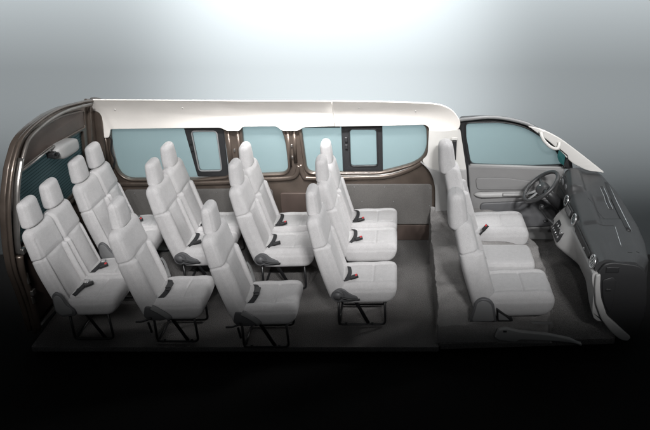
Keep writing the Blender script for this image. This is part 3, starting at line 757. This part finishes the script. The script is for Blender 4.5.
# ------------------------------------------------------------------ setting
def kind(o, k): o['kind'] = k; return o
def flat(name, pts, z, m, th=.03):
    o = obj(name, plate([pts], z - th, z, lambda u, v, w: (u, v, w), .003), m); return o
kind(flat('floor', R2([(-3.30, 1.78), (.36, 1.78), (.36, -.26), (-3.22, -.26)], .02), 0.0, CARPET, .05), 'structure')
kind(flat('cabin_floor', R2([(.366, 1.78), (2.18, 1.78), (2.14, .40), (1.93, -.16), (.366, -.24)], .02), 0.02, CARPET, .06), 'structure')
# fluffy carpet over the engine cover under the front seats
def noise2(x, y, s):
    from mathutils import noise
    return noise.noise(Vector((x * s, y * s, 3.1)))
def cover():
    nx, ny = 110, 150; vs, fs = [], []
    for j in range(ny + 1):
        y = lerp(-.20, 1.70, j / ny)
        topz_ = interp([(-.2, .16), (.05, .19), (.35, .26), (.9, .30), (1.4, .34), (1.7, .42)], y)
        xb = .345 + .02 * noise2(0, y, 3) ; xf = interp([(-.2, 1.36), (.2, 1.46), (.6, 1.50), (1.1, 1.50), (1.35, 1.43), (1.7, 1.40)], y) + .03 * noise2(5, y, 4)
        for i in range(nx + 1):
            u = i / nx
            if u < .12: x = xb + .012 * u / .12; z = topz_ * ss(0, .12, u)
            elif u > .88: x = xf - .06 * (1 - (u - .88) / .12); z = topz_ * .85 * ss(1, .88, u)
            else: x = lerp(xb + .012, xf - .06, (u - .12) / .76); z = topz_ * (1 - .15 * ss(.6, .88, u))
            w = min(1, u / .12, (1 - u) / .12)
            z += w * (.030 * noise2(x, y, 3.5) + .012 * noise2(x, y, 11) + .004 * noise2(x, y, 45))
            x += .012 * noise2(y, z, 14) + .004 * noise2(y + 3, z, 50)
            if j == 0: z = -.005; y = -.215
            vs.append((x, y, z + .012))
            if j == 0: y = -.20
    for j in range(ny):
        for i in range(nx):
            a = j * (nx + 1) + i; fs.append((a, a + 1, a + nx + 2, a + nx + 1))
    return mesh(vs, fs)
ec = obj('engine_cover_carpet', cover(), FUZZ); ec['label'] = 'fluffy light grey carpet draped over the step under the front seats'; ec['category'] = 'carpet'
st = thing('door_step', 'grey plastic sill trim of the passenger door step below the front seat', 'sill trim')
sp = R2([(.84, .10), (.87, .185), (.93, .20), (1.05, .165), (1.30, .135), (1.50, .085), (1.62, .02), (1.42, .06), (1.20, .075), (1.06, .08), (1.03, .055), (.88, .075)], .02)
o = obj('sill_cover', plate([sp], -.265, -.222, side, .010, 3), GREY, st); sharp(o, 50)
obj('sill_slot', box((.925, -.267, .172), (.03, .01, .016), .003), BLACK, st)
# ground and backdrop
kind(obj('ground', mesh([(-30, -12, -.12), (30, -12, -.12), (30, 14, -.12), (-30, 14, -.12)], [(0, 1, 2, 3)]), GROUND), 'structure')
vs, fs = [], []
prof = [(1.6, -.117)] + [(2.1 + 1.6 * sin(a * pi / 20), -.115 + 1.6 * (1 - cos(a * pi / 20))) for a in range(0, 11)] + [(3.7, 3), (3.7, 9)]
for (y, z) in prof: vs += [(-16, y, z), (16, y, z)]
for i in range(len(prof) - 1): fs.append((2 * i, 2 * i + 1, 2 * i + 3, 2 * i + 2))
kind(obj('backdrop', mesh(vs, fs), DROP), 'structure')

# ------------------------------------------------------------------ lamps
def aim(o, p):
    o.rotation_euler = (Vector(p) - o.location).to_track_quat('-Z', 'Y').to_euler()
def area(name, loc, tgt, sx, sy, power, spread=180, col=(1, 1, 1)):
    l = bpy.data.lights.new(name, 'AREA'); l.shape = 'RECTANGLE'; l.size = sx; l.size_y = sy; l.energy = power
    l.spread = radians(spread); l.color = col
    o = bpy.data.objects.new(name, l); COL.objects.link(o); o.location = loc; aim(o, tgt); return o
def spot(name, loc, tgt, power, size, blend=1., rad=.3, col=(1, 1, 1)):
    l = bpy.data.lights.new(name, 'SPOT'); l.energy = power; l.spot_size = radians(size); l.spot_blend = blend; l.shadow_soft_size = rad; l.color = col
    o = bpy.data.objects.new(name, l); COL.objects.link(o); o.location = loc; aim(o, tgt); return o
# key: a bank of distant spots whose common lower rim leaves the floor edge in the dark
def cone_lamp(name, x, elev_low, half, power, blend, rad, D=18.):
    e = radians(elev_low)
    o = spot(name, (x, .13 - D * cos(e), D * sin(e)), (0, 0, 0), power, 2 * half, blend, rad)
    o.rotation_euler = (radians(90 + half - elev_low), 0, 0); return o
for kx, kp in ((-4., 1500), (-1., 1700), (2.2, 3600), (2.9, 3600), (3.6, 3600), (7., 2400)): cone_lamp('key_spot', kx, 40, 75, kp, .022, .3)
area('front_fill', (4.0, 3.3, 4.6), (-.5, 2.1, .7), 2.2, 1.6, 22, 40)
area('overhead', (-1.0, 2.45, 4.4), (-1.0, 2.4, .5), 5.0, .7, 60, 50)
area('hidden_pane_lamp', (-1.2, 2.10, .22), (-1.2, 1.76, 1.0), 5.4, .25, 3, 150, (.97, 1, 1))  # added lamp, hidden behind the side wall, brightens the panes from below
spot('backdrop_spot', (-.9, -1.0, 6.2), (-.9, 3.7, 2.0), 26000, 47, 1., .5)
area('backdrop_wash', (-.6, 1.8, 5.2), (-.6, 3.7, 3.0), 17, .6, 2700, 65)
area('backdrop_strip', (-1.0, 2.2, 4.3), (-1.0, 3.7, 2.7), 4.2, .5, 260, 84)

w = bpy.data.worlds.new('World'); S.world = w; w.use_nodes = True
w.node_tree.nodes['Background'].inputs[0].default_value = (.8, .86, .9, 1)
w.node_tree.nodes['Background'].inputs[1].default_value = .045

# ------------------------------------------------------------------ camera
cam = bpy.data.cameras.new('Camera'); co = bpy.data.objects.new('Camera', cam); COL.objects.link(co)
co.location = (0, -5.0, 3.6); co.rotation_euler = (radians(64), 0, 0)
cam.sensor_width = 36; cam.lens = 36 * 666 / 650; cam.shift_x = -73 / 650; cam.clip_end = 200
S.camera = co
S.view_settings.view_transform = 'Standard'; S.view_settings.look = 'None'; S.view_settings.exposure = 0; S.view_settings.gamma = 1
